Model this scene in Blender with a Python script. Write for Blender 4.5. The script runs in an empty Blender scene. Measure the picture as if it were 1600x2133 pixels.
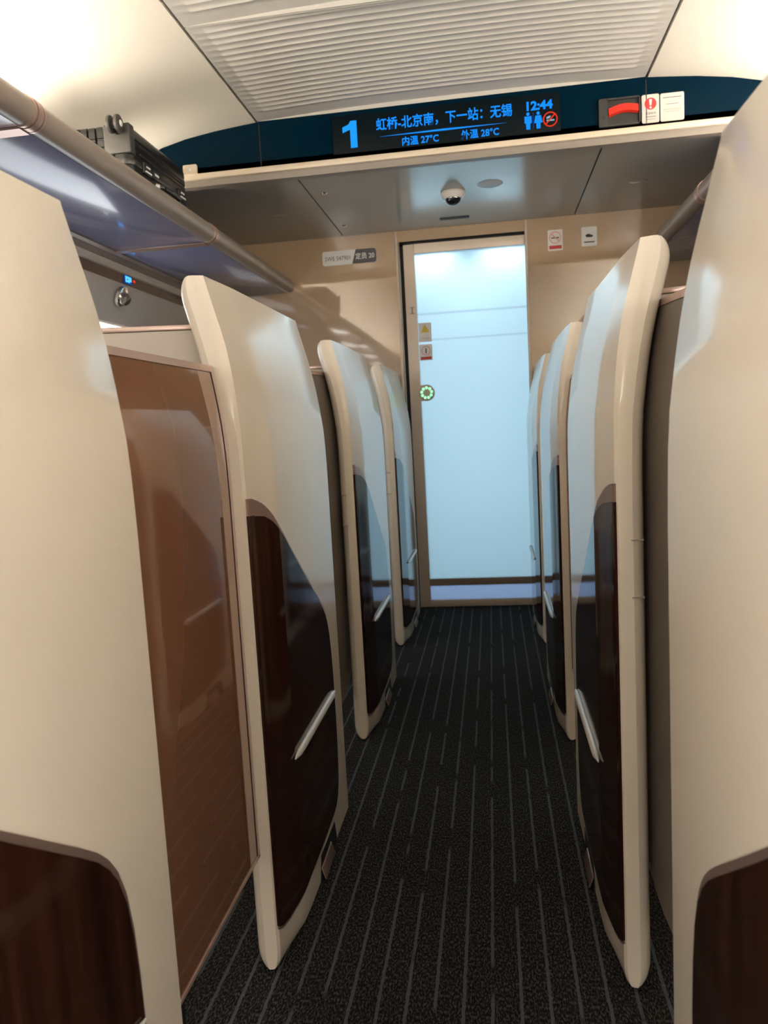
import bpy, bmesh, math, random
from mathutils import Vector, Matrix

random.seed(4)
scene = bpy.context.scene
COL = scene.collection
PI = math.pi

# ------------------------------------------------------------------ camera
FPX, VPX, VPY, HSLOPE, CAMH = 1580.0, 1022.0, 876.0, 0.055, 1.0
yc = Vector((VPX - 800.0, 1066.5 - VPY, -FPX)).normalized()      # world +Y seen from the camera
hh = Vector((1.0, HSLOPE, 0.0))
xc = (hh - hh.dot(yc) * yc).normalized()
zc = xc.cross(yc)
cam_data = bpy.data.cameras.new('camera')
cam = bpy.data.objects.new('camera', cam_data)
COL.objects.link(cam)
M3 = Matrix((xc, yc, zc))            # rows = world axes in camera space  ->  camera axes in world are its columns
cam.matrix_world = Matrix.Translation((0, 0, CAMH)) @ M3.to_4x4()
cam_data.sensor_fit = 'HORIZONTAL'
cam_data.sensor_width = 36.0
cam_data.lens = FPX / 1600.0 * 36.0
cam_data.clip_start = 0.02
cam_data.dof.use_dof = True
cam_data.dof.focus_distance = 1.5
cam_data.dof.aperture_fstop = 9.5
scene.camera = cam

# ------------------------------------------------------------------ world, exposure
world = bpy.data.worlds.new('world')
scene.world = world
world.use_nodes = True
world.node_tree.nodes['Background'].inputs[0].default_value = (0.02, 0.02, 0.022, 1)
world.node_tree.nodes['Background'].inputs[1].default_value = 0.0
scene.view_settings.view_transform = 'Standard'
scene.view_settings.look = 'None'
scene.view_settings.gamma = 1.0
scene.view_settings.use_curve_mapping = False
scene.view_settings.exposure = 0.0
try:
    scene.cycles.use_denoising = True
    scene.cycles.max_bounces = 10
    scene.cycles.diffuse_bounces = 6
    scene.cycles.glossy_bounces = 4
    scene.cycles.sample_clamp_indirect = 20.0
    scene.cycles.caustics_reflective = False
    scene.cycles.caustics_refractive = False
except Exception:
    pass

COVE_STRENGTH = 175.0
COVE_COLOR = (1.0, 0.91, 0.76)
VEST_COLOR = (0.80, 0.94, 1.0)
VEST_POWER = 21.5
WINDOW_STRENGTH = 3.0
REAR_FILL_STRENGTH = 12.5  # added glowing panes behind the camera, brighten the seat shells


def area_lamp(name, loc, rot, sx, sy, power, color, label, cat):
    ld = bpy.data.lights.new(name, 'AREA')
    ld.shape = 'RECTANGLE'
    ld.size, ld.size_y = sx, sy
    ld.energy = power
    ld.color = color
    o = bpy.data.objects.new(name, ld)
    o.location = loc
    o.rotation_euler = rot
    COL.objects.link(o)
    o['label'] = label
    o['category'] = cat
    return o


# ------------------------------------------------------------------ materials
def new_mat(name):
    m = bpy.data.materials.new(name)
    m.use_nodes = True
    return m, m.node_tree.nodes, m.node_tree.links


def pmat(name, base, rough=0.5, metal=0.0, spec=0.5, coat=0.0, coat_rough=0.05, vary=0.04,
         vscale=6.0, bump=0.0, bscale=60.0):
    m, N, L = new_mat(name)
    b = N['Principled BSDF']
    tc = N.new('ShaderNodeTexCoord')
    nz = N.new('ShaderNodeTexNoise')
    nz.inputs['Scale'].default_value = vscale
    nz.inputs['Detail'].default_value = 3
    L.new(tc.outputs['Object'], nz.inputs['Vector'])
    mx = N.new('ShaderNodeMix')
    mx.data_type = 'RGBA'
    mx.inputs[6].default_value = tuple(c * (1 - vary) for c in base) + (1,)
    mx.inputs[7].default_value = tuple(min(1, c * (1 + vary)) for c in base) + (1,)
    L.new(nz.outputs['Fac'], mx.inputs[0])
    L.new(mx.outputs[2], b.inputs['Base Color'])
    b.inputs['Roughness'].default_value = rough
    b.inputs['Metallic'].default_value = metal
    b.inputs['Specular IOR Level'].default_value = spec
    b.inputs['Coat Weight'].default_value = coat
    b.inputs['Coat Roughness'].default_value = coat_rough
    if bump:
        n2 = N.new('ShaderNodeTexNoise')
        n2.inputs['Scale'].default_value = bscale
        L.new(tc.outputs['Object'], n2.inputs['Vector'])
        bp = N.new('ShaderNodeBump')
        bp.inputs['Strength'].default_value = bump
        bp.inputs['Distance'].default_value = 0.002
        L.new(n2.outputs['Fac'], bp.inputs['Height'])
        L.new(bp.outputs['Normal'], b.inputs['Normal'])
    return m


def emat(name, color, strength):
    m, N, L = new_mat(name)
    N.remove(N['Principled BSDF'])
    e = N.new('ShaderNodeEmission')
    e.inputs[0].default_value = tuple(color) + (1,)
    e.inputs[1].default_value = strength
    L.new(e.outputs[0], N['Material Output'].inputs[0])
    return m


def wood_mat(name):
    m, N, L = new_mat(name)
    b = N['Principled BSDF']
    tc = N.new('ShaderNodeTexCoord')
    mp = N.new('ShaderNodeMapping')
    mp.inputs['Scale'].default_value = (60, 60, 1.6)
    L.new(tc.outputs['Object'], mp.inputs[0])
    nz = N.new('ShaderNodeTexNoise')
    nz.inputs['Scale'].default_value = 1.0
    nz.inputs['Detail'].default_value = 6
    nz.inputs['Distortion'].default_value = 0.6
    L.new(mp.outputs[0], nz.inputs['Vector'])
    cr = N.new('ShaderNodeValToRGB')
    cr.color_ramp.elements[0].position = 0.3
    cr.color_ramp.elements[0].color = (0.012, 0.0042, 0.0026, 1)
    cr.color_ramp.elements[1].position = 0.72
    cr.color_ramp.elements[1].color = (0.045, 0.0145, 0.0075, 1)
    L.new(nz.outputs['Fac'], cr.inputs[0])
    L.new(cr.outputs[0], b.inputs['Base Color'])
    b.inputs['Roughness'].default_value = 0.09
    b.inputs['Specular IOR Level'].default_value = 0.5
    return m


def carpet_mat(name):
    m, N, L = new_mat(name)
    b = N['Principled BSDF']
    tc = N.new('ShaderNodeTexCoord')
    sep = N.new('ShaderNodeSeparateXYZ')
    L.new(tc.outputs['Object'], sep.inputs[0])

    def math_(op, a, bv=None, c=None):
        n = N.new('ShaderNodeMath')
        n.operation = op
        for k, v in enumerate((a, bv, c)):
            if v is None:
                continue
            if isinstance(v, (int, float)):
                n.inputs[k].default_value = v
            else:
                L.new(v, n.inputs[k])
        return n.outputs[0]
    # wobble the stripes a little
    wob = N.new('ShaderNodeTexNoise')
    wob.inputs['Scale'].default_value = 45.0
    L.new(tc.outputs['Object'], wob.inputs['Vector'])
    wx = math_('MULTIPLY_ADD', wob.outputs['Fac'], 0.004, -0.002)
    xx = math_('ADD', sep.outputs['X'], wx)
    u = math_('DIVIDE', xx, 0.0495)
    u = math_('ADD', u, 0.2)
    fr = math_('FRACT', u)
    idx = math_('FLOOR', u)
    d = math_('ABSOLUTE', math_('SUBTRACT', fr, 0.5))
    line = math_('LESS_THAN', d, 0.062)
    # dashes
    cmb = N.new('ShaderNodeCombineXYZ')
    L.new(math_('MULTIPLY', idx, 7.31), cmb.inputs[0])
    L.new(math_('MULTIPLY', sep.outputs['Y'], 5.5), cmb.inputs[1])
    dn = N.new('ShaderNodeTexNoise')
    dn.inputs['Scale'].default_value = 1.0
    dn.inputs['Detail'].default_value = 1.0
    L.new(cmb.outputs[0], dn.inputs['Vector'])
    dash = N.new('ShaderNodeMapRange')
    dash.inputs[1].default_value = 0.36
    dash.inputs[2].default_value = 0.41
    L.new(dn.outputs['Fac'], dash.inputs[0])
    lf = math_('MULTIPLY', line, dash.outputs[0])
    # loop pile
    mp = N.new('ShaderNodeMapping')
    mp.inputs['Scale'].default_value = (310, 135, 300)
    L.new(tc.outputs['Object'], mp.inputs[0])
    pile = N.new('ShaderNodeTexNoise')
    pile.inputs['Scale'].default_value = 1.0
    pile.inputs['Detail'].default_value = 2.5
    L.new(mp.outputs[0], pile.inputs['Vector'])
    cr = N.new('ShaderNodeValToRGB')
    cr.color_ramp.elements[0].position = 0.46
    cr.color_ramp.elements[0].color = (0.0085, 0.0080, 0.0074, 1)
    cr.color_ramp.elements[1].position = 0.70
    cr.color_ramp.elements[1].color = (0.088, 0.083, 0.075, 1)
    L.new(pile.outputs['Fac'], cr.inputs[0])
    mx = N.new('ShaderNodeMix')
    mx.data_type = 'RGBA'
    L.new(math_('MULTIPLY', lf, 0.65), mx.inputs[0])
    L.new(cr.outputs[0], mx.inputs[6])
    mx.inputs[7].default_value = (0.115, 0.132, 0.140, 1)
    L.new(mx.outputs[2], b.inputs['Base Color'])
    b.inputs['Roughness'].default_value = 0.9
    b.inputs['Specular IOR Level'].default_value = 0.12
    bp = N.new('ShaderNodeBump')
    bp.inputs['Strength'].default_value = 0.6
    bp.inputs['Distance'].default_value = 0.003
    L.new(pile.outputs['Fac'], bp.inputs['Height'])
    L.new(bp.outputs['Normal'], b.inputs['Normal'])
    return m


def frost_mat(name, color, gloss=0.12, bands=()):
    m, N, L = new_mat(name)
    N.remove(N['Principled BSDF'])
    t = N.new('ShaderNodeBsdfTranslucent')
    tc = N.new('ShaderNodeTexCoord')
    nz = N.new('ShaderNodeTexNoise')
    nz.inputs['Scale'].default_value = 900.0
    L.new(tc.outputs['Object'], nz.inputs['Vector'])
    mc = N.new('ShaderNodeMix')
    mc.data_type = 'RGBA'
    mc.inputs[6].default_value = tuple(c * 0.97 for c in color) + (1,)
    mc.inputs[7].default_value = tuple(color) + (1,)
    L.new(nz.outputs['Fac'], mc.inputs[0])
    out = mc.outputs[2]
    sep = N.new('ShaderNodeSeparateXYZ')
    L.new(tc.outputs['Object'], sep.inputs[0])
    for zc_, hw in bands:                      # thin darker lines painted into the pane colour
        a = N.new('ShaderNodeMath')
        a.operation = 'COMPARE'
        L.new(sep.outputs['Z'], a.inputs[0])
        a.inputs[1].default_value = zc_
        a.inputs[2].default_value = hw
        m2 = N.new('ShaderNodeMix')
        m2.data_type = 'RGBA'
        L.new(a.outputs[0], m2.inputs[0])
        L.new(out, m2.inputs[6])
        m2.inputs[7].default_value = tuple(c * 0.84 for c in color) + (1,)
        out = m2.outputs[2]
    L.new(out, t.inputs[0])
    g = N.new('ShaderNodeBsdfGlossy')
    g.inputs['Roughness'].default_value = gloss
    fr = N.new('ShaderNodeFresnel')
    fr.inputs[0].default_value = 1.45
    mx = N.new('ShaderNodeMixShader')
    L.new(fr.outputs[0], mx.inputs[0])
    L.new(t.outputs[0], mx.inputs[1])
    L.new(g.outputs[0], mx.inputs[2])
    L.new(mx.outputs[0], N['Material Output'].inputs[0])
    return m


MAT = dict(
    cream=pmat('cream_lacquer', (0.80, 0.725, 0.61), 0.24, spec=0.5, coat=0.35, coat_rough=0.10, vary=0.015, vscale=3, bump=0.03, bscale=35),
    cream_cap=pmat('cream_gap', (0.30, 0.26, 0.21), 0.6),
    taupe=pmat('taupe_panel', (0.125, 0.103, 0.085), 0.42, vary=0.06),
    partition=pmat('partition_panel', (0.50, 0.455, 0.40), 0.45, vary=0.03),
    wood=wood_mat('dark_gloss_wood'),
    bronze=pmat('rose_bronze_metal', (0.50, 0.36, 0.31), 0.30, metal=0.75, vary=0.05),
    pink=pmat('pale_rose_metal', (0.66, 0.50, 0.44), 0.30, metal=0.55, vary=0.04),
    silver=pmat('brushed_silver', (0.84, 0.81, 0.78), 0.34, metal=0.3, vary=0.05, vscale=40),
    chrome=pmat('chrome', (0.75, 0.70, 0.66), 0.12, metal=1.0),
    brown_door=pmat('brown_gloss_acrylic', (0.235, 0.108, 0.058), 0.06, spec=0.9, coat=1.0, coat_rough=0.02, vary=0.03, vscale=2),
    black=pmat('matte_black', (0.008, 0.008, 0.008), 0.6),
    dark=pmat('dark_recess', (0.018, 0.017, 0.016), 0.7),
    carpet=carpet_mat('charcoal_striped_carpet'),
    ceil_side=pmat('warm_white_laminate', (0.70, 0.66, 0.585), 0.45, spec=0.4, vary=0.01),
    ceil_mid=pmat('light_grey_vent_panel', (0.46, 0.445, 0.42), 0.34, spec=0.5, vary=0.01),
    soffit=pmat('grey_gloss_soffit', (0.36, 0.345, 0.325), 0.20, spec=0.6, vary=0.015),
    navy=pmat('navy_gloss_panel', (0.0004, 0.0090, 0.0200), 0.14, spec=0.05, vary=0.05),
    screen=pmat('display_glass', (0.003, 0.0062, 0.0085), 0.45, spec=0.04, vary=0.02),
    ledge=pmat('champagne_ledge', (0.56, 0.475, 0.375), 0.45, vary=0.02),
    ledge_dark=pmat('ledge_dark_lip', (0.20, 0.175, 0.155), 0.5),  # plain darker tone for the lip below the ledge
    tan=pmat('tan_gloss_laminate', (0.47, 0.335, 0.215), 0.06, spec=0.8, coat=1.0, coat_rough=0.025, vary=0.03, vscale=2.5),
    frame=pmat('champagne_door_frame', (0.72, 0.60, 0.49), 0.40, metal=0.1, vary=0.03),
    rail_brown=pmat('brown_glass_rail', (0.34, 0.25, 0.19), 0.35),
    jamb=pmat('light_jamb_strip', (0.66, 0.57, 0.49), 0.4, metal=0.2),
    frost=frost_mat('frosted_blue_glass', (0.80, 0.90, 0.955), bands=((1.574, 0.005), (1.4395, 0.004))),
    frost_low=frost_mat('frosted_lower_glass', (0.70, 0.76, 0.92)),
    vest=pmat('vestibule_laminate', (0.72, 0.78, 0.80), 0.5),
    tube=pmat('taupe_rack_tube', (0.20, 0.165, 0.142), 0.34, spec=0.5, vary=0.03, vscale=10),
    shelf=pmat('blue_grey_shelf_glass', (0.16, 0.172, 0.285), 0.18, spec=0.8, coat=0.3, coat_rough=0.06, vary=0.03),
    moulding=pmat('taupe_moulding', (0.26, 0.21, 0.18), 0.35, vary=0.05),
    pale_line=pmat('pale_moulding', (0.55, 0.50, 0.46), 0.35, metal=0.2),
    brown_strip=pmat('brown_strip', (0.075, 0.036, 0.020), 0.3, vary=0.12, vscale=30),
    side_upper=pmat('grey_side_lining', (0.40, 0.385, 0.37), 0.45, vary=0.02),
    side_wall=pmat('beige_side_wall', (0.55, 0.48, 0.40), 0.5, vary=0.02),
    white=pmat('white_sticker', (0.74, 0.72, 0.69), 0.4, vary=0.02),
    offwhite=pmat('camera_white', (0.66, 0.62, 0.58), 0.35),
    grey_dark=pmat('dark_grey_plastic', (0.024, 0.023, 0.022), 0.45),
    plate_dark=pmat('dark_plate', (0.075, 0.070, 0.075), 0.4),
    red=pmat('red_plastic', (0.50, 0.022, 0.012), 0.4, spec=0.4),
    red_ink=pmat('red_ink', (0.48, 0.025, 0.025), 0.5),
    pink_ink=pmat('faded_red_ink', (0.70, 0.30, 0.25), 0.5),
    ink=pmat('grey_ink', (0.10, 0.095, 0.09), 0.6),
    yellow=pmat('yellow_ink', (0.68, 0.50, 0.03), 0.5),
    black_glass=pmat('smoked_dome', (0.008, 0.008, 0.009), 0.06, spec=0.7),
    case=pmat('black_aluminium', (0.009, 0.0087, 0.0085), 0.28, metal=0.0, spec=0.35, vary=0.12, vscale=20),
    case_dark=pmat('black_case_plastic', (0.018, 0.017, 0.017), 0.36, spec=0.5),
    rubber=pmat('wheel_rubber', (0.024, 0.0215, 0.019), 0.55),
    lcd=emat('lcd_blue', (0.010, 0.275, 1.0), 1.1),
    lcd_bright=emat('lcd_bright_blue', (0.015, 0.34, 1.0), 1.05),
    lcd_dim=emat('lcd_dim_blue', (0.010, 0.12, 0.60), 0.6),
    lcd_red=emat('lcd_red', (0.95, 0.05, 0.02), 0.9),
    lcd_white=emat('lcd_white', (0.35, 0.55, 0.70), 0.8),
    seat_lcd=emat('seat_display_blue', (0.08, 0.42, 1.0), 1.8),
    sticker=pmat('header_sticker_paper', (0.52, 0.50, 0.47), 0.5, vary=0.02),
    led_green=emat('green_led', (0.30, 1.0, 0.50), 1.7),
    cove=emat('cove_led', COVE_COLOR, COVE_STRENGTH),
    daylight=emat('window_daylight', (0.93, 0.97, 1.0), WINDOW_STRENGTH),
    rear_fill=emat('rear_fill_glow', (1.0, 0.955, 0.89), REAR_FILL_STRENGTH),  # fill glow for the added panes behind the camera
)


# ------------------------------------------------------------------ mesh helpers
class MB:
    def __init__(self):
        self.v, self.f, self.s = [], [], []

    def add(self, vs, fs, smooth=False):
        n = len(self.v)
        self.v += [tuple(p) for p in vs]
        self.f += [tuple(i + n for i in q) for q in fs]
        self.s += [smooth] * len(fs)
        return self

    def box(self, x0, x1, y0, y1, z0, z1):
        vs = [(x, y, z) for x in (x0, x1) for y in (y0, y1) for z in (z0, z1)]
        return self.add(vs, [(0, 1, 3, 2), (4, 6, 7, 5), (0, 4, 5, 1), (2, 3, 7, 6), (0, 2, 6, 4), (1, 5, 7, 3)])

    def obox(self, c, ax, ay, az):
        c, ax, ay, az = map(Vector, (c, ax, ay, az))
        vs = [c + sx * ax + sy * ay + sz * az for sx in (-1, 1) for sy in (-1, 1) for sz in (-1, 1)]
        return self.add(vs, [(0, 1, 3, 2), (4, 6, 7, 5), (0, 4, 5, 1), (2, 3, 7, 6), (0, 2, 6, 4), (1, 5, 7, 3)])

    def loft(self, rings, closed=True, caps=True, smooth=True):
        n = len(rings[0])
        vs = [p for r in rings for p in r]
        fs = []
        for i in range(len(rings) - 1):
            for j in range(n if closed else n - 1):
                k = (j + 1) % n
                fs.append((i * n + j, i * n + k, (i + 1) * n + k, (i + 1) * n + j))
        self.add(vs, fs, smooth)
        if caps and closed:
            self.add(rings[0], [tuple(range(n - 1, -1, -1))])
            self.add(rings[-1], [tuple(range(n))])
        return self

    def tube(self, p0, p1, r, n=16, r1=None, smooth=True):
        p0, p1 = Vector(p0), Vector(p1)
        d = (p1 - p0).normalized()
        a = d.orthogonal().normalized()
        b = d.cross(a)
        r1 = r if r1 is None else r1
        R = []
        for p, q in ((p0, r), (p1, r1)):
            R.append([p + q * (math.cos(2 * PI * i / n) * a + math.sin(2 * PI * i / n) * b) for i in range(n)])
        return self.loft(R, smooth=smooth)

    def revolve(self, prof, c, axis, n=32):
        """prof: (radius, height) along axis"""
        c, d = Vector(c), Vector(axis).normalized()
        a = d.orthogonal().normalized()
        b = d.cross(a)
        R = [[c + h * d + max(r, 1e-5) * (math.cos(2 * PI * i / n) * a + math.sin(2 * PI * i / n) * b) for i in range(n)] for r, h in prof]
        return self.loft(R)

    def poly_y(self, pts, y0, y1):
        """x-z polygon extruded along y"""
        n = len(pts)
        vs = [(x, y0, z) for x, z in pts] + [(x, y1, z) for x, z in pts]
        fs = [tuple(range(n)), tuple(range(2 * n - 1, n - 1, -1))]
        fs += [(i, i + n, (i + 1) % n + n, (i + 1) % n) for i in range(n)]
        return self.add(vs, fs)

    def rbox_y(self, x0, x1, z0, z1, y0, y1, r, n=5):
        """rounded rectangle in x-z, extruded along y"""
        return self.poly_y(rrect(x0, x1, z0, z1, r, n), y0, y1)


def rrect(x0, x1, z0, z1, r, n=5):
    pts = []
    for cx, cz, a0 in ((x1 - r, z0 + r, -PI / 2), (x1 - r, z1 - r, 0), (x0 + r, z1 - r, PI / 2), (x0 + r, z0 + r, PI)):
        for k in range(n + 1):
            a = a0 + k * PI / 2 / n
            pts.append((cx + r * math.cos(a), cz + r * math.sin(a)))
    return pts


def disc_pts(cx, cz, r, n=32):
    return [(cx + r * math.cos(2 * PI * k / n), cz + r * math.sin(2 * PI * k / n)) for k in range(n)]


def root_loc(o):
    while o.parent:
        o = o.parent
    return o.location if o.type == 'EMPTY' else Vector((0, 0, 0))


def build(name, mb, mat, parent=None, bevel=0.0, bseg=2, sharp=35):
    """world-space geometry; becomes ONE mesh object, child of parent"""
    off = root_loc(parent) if parent else Vector((0, 0, 0))
    me = bpy.data.meshes.new(name)
    me.from_pydata([Vector(p) - off for p in mb.v], [], mb.f)
    bm = bmesh.new()
    bm.from_mesh(me)
    bmesh.ops.remove_doubles(bm, verts=bm.verts, dist=1e-6)
    bmesh.ops.recalc_face_normals(bm, faces=bm.faces)
    if bevel:
        es = [e for e in bm.edges if len(e.link_faces) == 2 and e.calc_face_angle(0) > math.radians(40)]
        bmesh.ops.bevel(bm, geom=es, offset=bevel, segments=bseg, profile=0.5, affect='EDGES', clamp_overlap=True)
    for f in bm.faces:
        f.smooth = True
    for e in bm.edges:
        if len(e.link_faces) != 2 or e.calc_face_angle(0) > math.radians(sharp):
            e.smooth = False
    bm.to_mesh(me)
    bm.free()
    me.materials.append(mat)
    o = bpy.data.objects.new(name, me)
    COL.objects.link(o)
    if parent:
        o.parent = parent
    return o


def tag(o, label, cat, group=None):
    o['label'] = label
    o['category'] = cat
    if group:
        o['group'] = group
    return o


def thing(name, label, cat, loc, group=None):
    o = bpy.data.objects.new(name, None)
    o.empty_display_size = 0.05
    o.location = loc
    COL.objects.link(o)
    return tag(o, label, cat, group)


def struct(name, mb, mat, label=None, bevel=0.0):
    o = build(name, mb, mat, None, bevel)
    o['kind'] = 'structure'
    if label:
        o['label'] = label
    return o


def copy_tree(root, loc, label):
    r = root.copy()
    COL.objects.link(r)
    r.location = loc
    r['label'] = label
    for ch in list(root.children):
        c = ch.copy()
        COL.objects.link(c)
        c.parent = r
        for g in list(ch.children):
            d = g.copy()
            COL.objects.link(d)
            d.parent = c
    return r


def text_mesh(name, body, size, loc, mat, parent, weight=0.0, width=None, depth=0.0006, align='LEFT'):
    """text lying in an x-z plane, facing -y; loc = baseline point"""
    cu = bpy.data.curves.new(name, 'FONT')
    cu.body = body
    cu.size = size
    cu.align_x = align
    cu.offset = weight
    cu.extrude = depth
    cu.resolution_u = 3
    t = bpy.data.objects.new(name, cu)
    COL.objects.link(t)
    bpy.context.view_layer.update()
    dg = bpy.context.evaluated_depsgraph_get()
    me = bpy.data.meshes.new_from_object(t.evaluated_get(dg))
    COL.objects.unlink(t)
    bpy.data.objects.remove(t)
    bpy.data.curves.remove(cu)
    if len(me.vertices) == 0:
        return None
    xs = [v.co.x for v in me.vertices]
    sc = 1.0
    if width:
        sc = width / max(1e-6, max(xs) - min(xs))
    off = root_loc(parent) if parent else Vector((0, 0, 0))
    x0 = min(xs) if align == 'LEFT' else 0.0
    for v in me.vertices:
        x, y, z = v.co
        v.co = Vector((loc[0] + (x - x0) * sc, loc[1] - z, loc[2] + y)) - off
    me.materials.clear()
    me.materials.append(mat)
    me.name = name
    o = bpy.data.objects.new(name, me)
    COL.objects.link(o)
    o.parent = parent
    return o


# ------------------------------------------------------------------ layout numbers
XC = -0.115                       # centre line of the aisle
LEAN = [(-1, 0), (0.90, 0), (0.96, .0012), (1.0, .003), (1.05, .0085), (1.10, .0155), (1.135, .022), (1.17, .030), (1.2, .038), (1.235, .047), (1.27, .056), (1.5, .12)]


def lean(z):
    for (a, p), (b, q) in zip(LEAN, LEAN[1:]):
        if z <= b:
            return p + (q - p) * (z - a) / (b - a)
    return LEAN[-1][1]


def interp(t, tab):
    if t <= tab[0][0]:
        return tab[0][1]
    for (a, p), (b, q) in zip(tab, tab[1:]):
        if t <= b:
            return p + (q - p) * (t - a) / (b - a)
    return tab[-1][1]


Y_REAR, Y_HEAD, Y_END = -3.0, 3.0, 4.05
Z_SOF = 2.0
CX = -0.125

# ------------------------------------------------------------------ floor
struct('floor', MB().box(-1.62, 1.37, Y_REAR, Y_END + 0.1, -0.05, 0.0), MAT['carpet'], 'charcoal striped aisle carpet')

# ------------------------------------------------------------------ ceiling
PROF = [(0.0, 2.212), (0.25, 2.211), (0.5, 2.206), (0.70, 2.197), (0.72, 2.196), (0.74, 2.195), (0.90, 2.180), (1.02, 2.163),
        (1.12, 2.140), (1.22, 2.098), (1.32, 2.030), (1.40, 1.93), (1.44, 1.82), (1.455, 1.74)]


def cz(dx):
    return interp(abs(dx), PROF)


def sheet(dxs, y0, y1, sign, th=0.02):
    mb = MB()
    a = [(CX + sign * d, cz(d)) for d in dxs]
    b = [(CX + sign * d, cz(d) + th) for d in reversed(dxs)]
    return mb.poly_y(a + b, y0, y1)


side_dx = [0.733, 0.80, 0.90, 0.96, 1.02, 1.07, 1.12, 1.17, 1.22, 1.27, 1.32, 1.36, 1.40, 1.42, 1.44, 1.455]
for sg, nm in ((-1, 'left'), (1, 'right')):
    struct('ceiling', sheet(side_dx, Y_REAR, Y_HEAD + 0.06, sg), MAT['ceil_side'], 'warm white curved ceiling panel on the ' + nm)
# dark backing above the panel joints
struct('ceiling', MB().box(CX - 0.80, CX + 0.80, Y_REAR, Y_HEAD, 2.250, 2.27), MAT['black'])


def vent_panel(y0, y1, label):
    """ribbed air panel between the two long joints"""
    rows = []
    m0, m1 = 0.030, 0.045
    ys = []
    pitch = 0.0362
    n = int((y1 - y0 - m0 - m1) / pitch)
    ys += [(y0, 0.0), (y0 + 0.004, 0.0)]
    y = y0 + m0
    for k in range(n):
        ys += [(y, 0.0), (y + 0.004, 0.0045), (y + 0.008, 0.0045), (y + 0.016, -0.001), (y + 0.026, -0.003)]
        y += pitch
    ys += [(y, 0.0), (y1, 0.0)]
    half, ribh = 0.7215, 0.668
    dxs = [-half, -ribh - 0.012, -ribh, -0.45, -0.25, 0, 0.25, 0.45, ribh, ribh + 0.012, half]
    amp = [0, 0, 1, 1, 1, 1, 1, 1, 1, 0, 0]
    mb = MB()
    rings = []
    for y, h in ys:
        rings.append([(CX + d, y, cz(d) - h * a) for d, a in zip(dxs, amp)])
    mb.loft(rings, closed=False)
    # edges turned up
    for sg in (-1, 1):
        x = CX + sg * half
        mb.box(x - 0.001, x + 0.001, y0, y1, cz(half), cz(half) + 0.025)
    mb.box(CX - half, CX + half, y0 - 0.0005, y0 + 0.0005, 2.196, 2.235)
    mb.box(CX - half, CX + half, y1 - 0.0005, y1 + 0.0005, 2.196, 2.235)
    o = build('ceiling_vent_panel', mb, MAT['ceil_mid'], sharp=40)
    return tag(o, label, 'ceiling panel', 'ribbed ceiling air panels')


vent_panel(2.289, Y_HEAD - 0.004, 'ribbed light grey ceiling air panel directly in front of the display header')
vent_panel(1.30, 2.281, 'ribbed light grey ceiling air panel cut off by the top of the photo')
struct('ceiling', MB().box(CX - 0.7215, CX + 0.7215, Y_REAR, 1.292, 2.20, 2.22), MAT['ceil_mid'])

# soffit behind the header
xs = [-1.60, -0.726, 0.455, 1.36]
for a, b in zip(xs, xs[1:]):
    struct('ceiling', MB().box(a + 0.003, b - 0.003, Y_HEAD + 0.002, Y_END, Z_SOF, Z_SOF + 0.015), MAT['soffit'], 'grey glossy soffit panel')
struct('ceiling', MB().box(-1.62, 1.37, Y_HEAD, Y_END + 0.1, Z_SOF + 0.03, Z_SOF + 0.05), MAT['black'])

# ------------------------------------------------------------------ header
pts = [(CX - 1.455, 1.99), (CX + 1.455, 1.99)]
dxs = [1.455, 1.44, 1.40, 1.36, 1.32, 1.27, 1.22, 1.17, 1.12, 1.07, 1.02, 0.96, 0.9, 0.8, 0.72, 0.5, 0.25, 0]
top = [(CX + d, cz(d)) for d in dxs if cz(d) > 1.992] + [(CX - d, cz(d)) for d in reversed(dxs[:-1]) if cz(d) > 1.992]
pts = [(CX - 1.365, 1.99), (CX + 1.365, 1.99)] + top
struct('trim_1', MB().poly_y(pts, Y_HEAD, Y_HEAD + 0.02), MAT['navy'], 'navy glossy header panel')
struct('trim_2', MB().box(-1.50, 1.25, Y_HEAD - 0.035, Y_HEAD - 0.001, 1.997, 2.019), MAT['ledge'], 'pale champagne ledge under the header', 0.003)
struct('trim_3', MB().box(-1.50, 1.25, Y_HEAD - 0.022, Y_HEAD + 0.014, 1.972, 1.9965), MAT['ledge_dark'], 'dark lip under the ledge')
for sg, nm in ((-1, 'left'), (1, 'right')):  # hidden plates added to keep cove light off the end wall
    xa, xb = CX + sg * 1.09, CX + sg * 1.45
    struct('wall_light_block_' + nm, MB().box(min(xa, xb), max(xa, xb), Y_HEAD + 0.002, Y_HEAD + 0.014, 1.7495, 1.971), MAT['soffit'], 'small added bulkhead under the header that blocks the cove light')
# seams of the header
for x, x2 in ((-0.845, -0.845), (0.60, 0.60)):
    struct('trim_4', MB().box(x - 0.0015, x + 0.0015, Y_HEAD - 0.0012, Y_HEAD, 2.019, 2.188), MAT['black'])

# destination display
disp = thing('destination_display', 'lit blue information display with carriage number and route, set in the navy header', 'display', (-0.13, Y_HEAD, 2.045))
scr = build('screen', MB().box(-0.556, 0.296, Y_HEAD - 0.005, Y_HEAD - 0.0005, 2.043, 2.180), MAT['screen'], disp, 0.001)
YT = Y_HEAD - 0.0058
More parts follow.
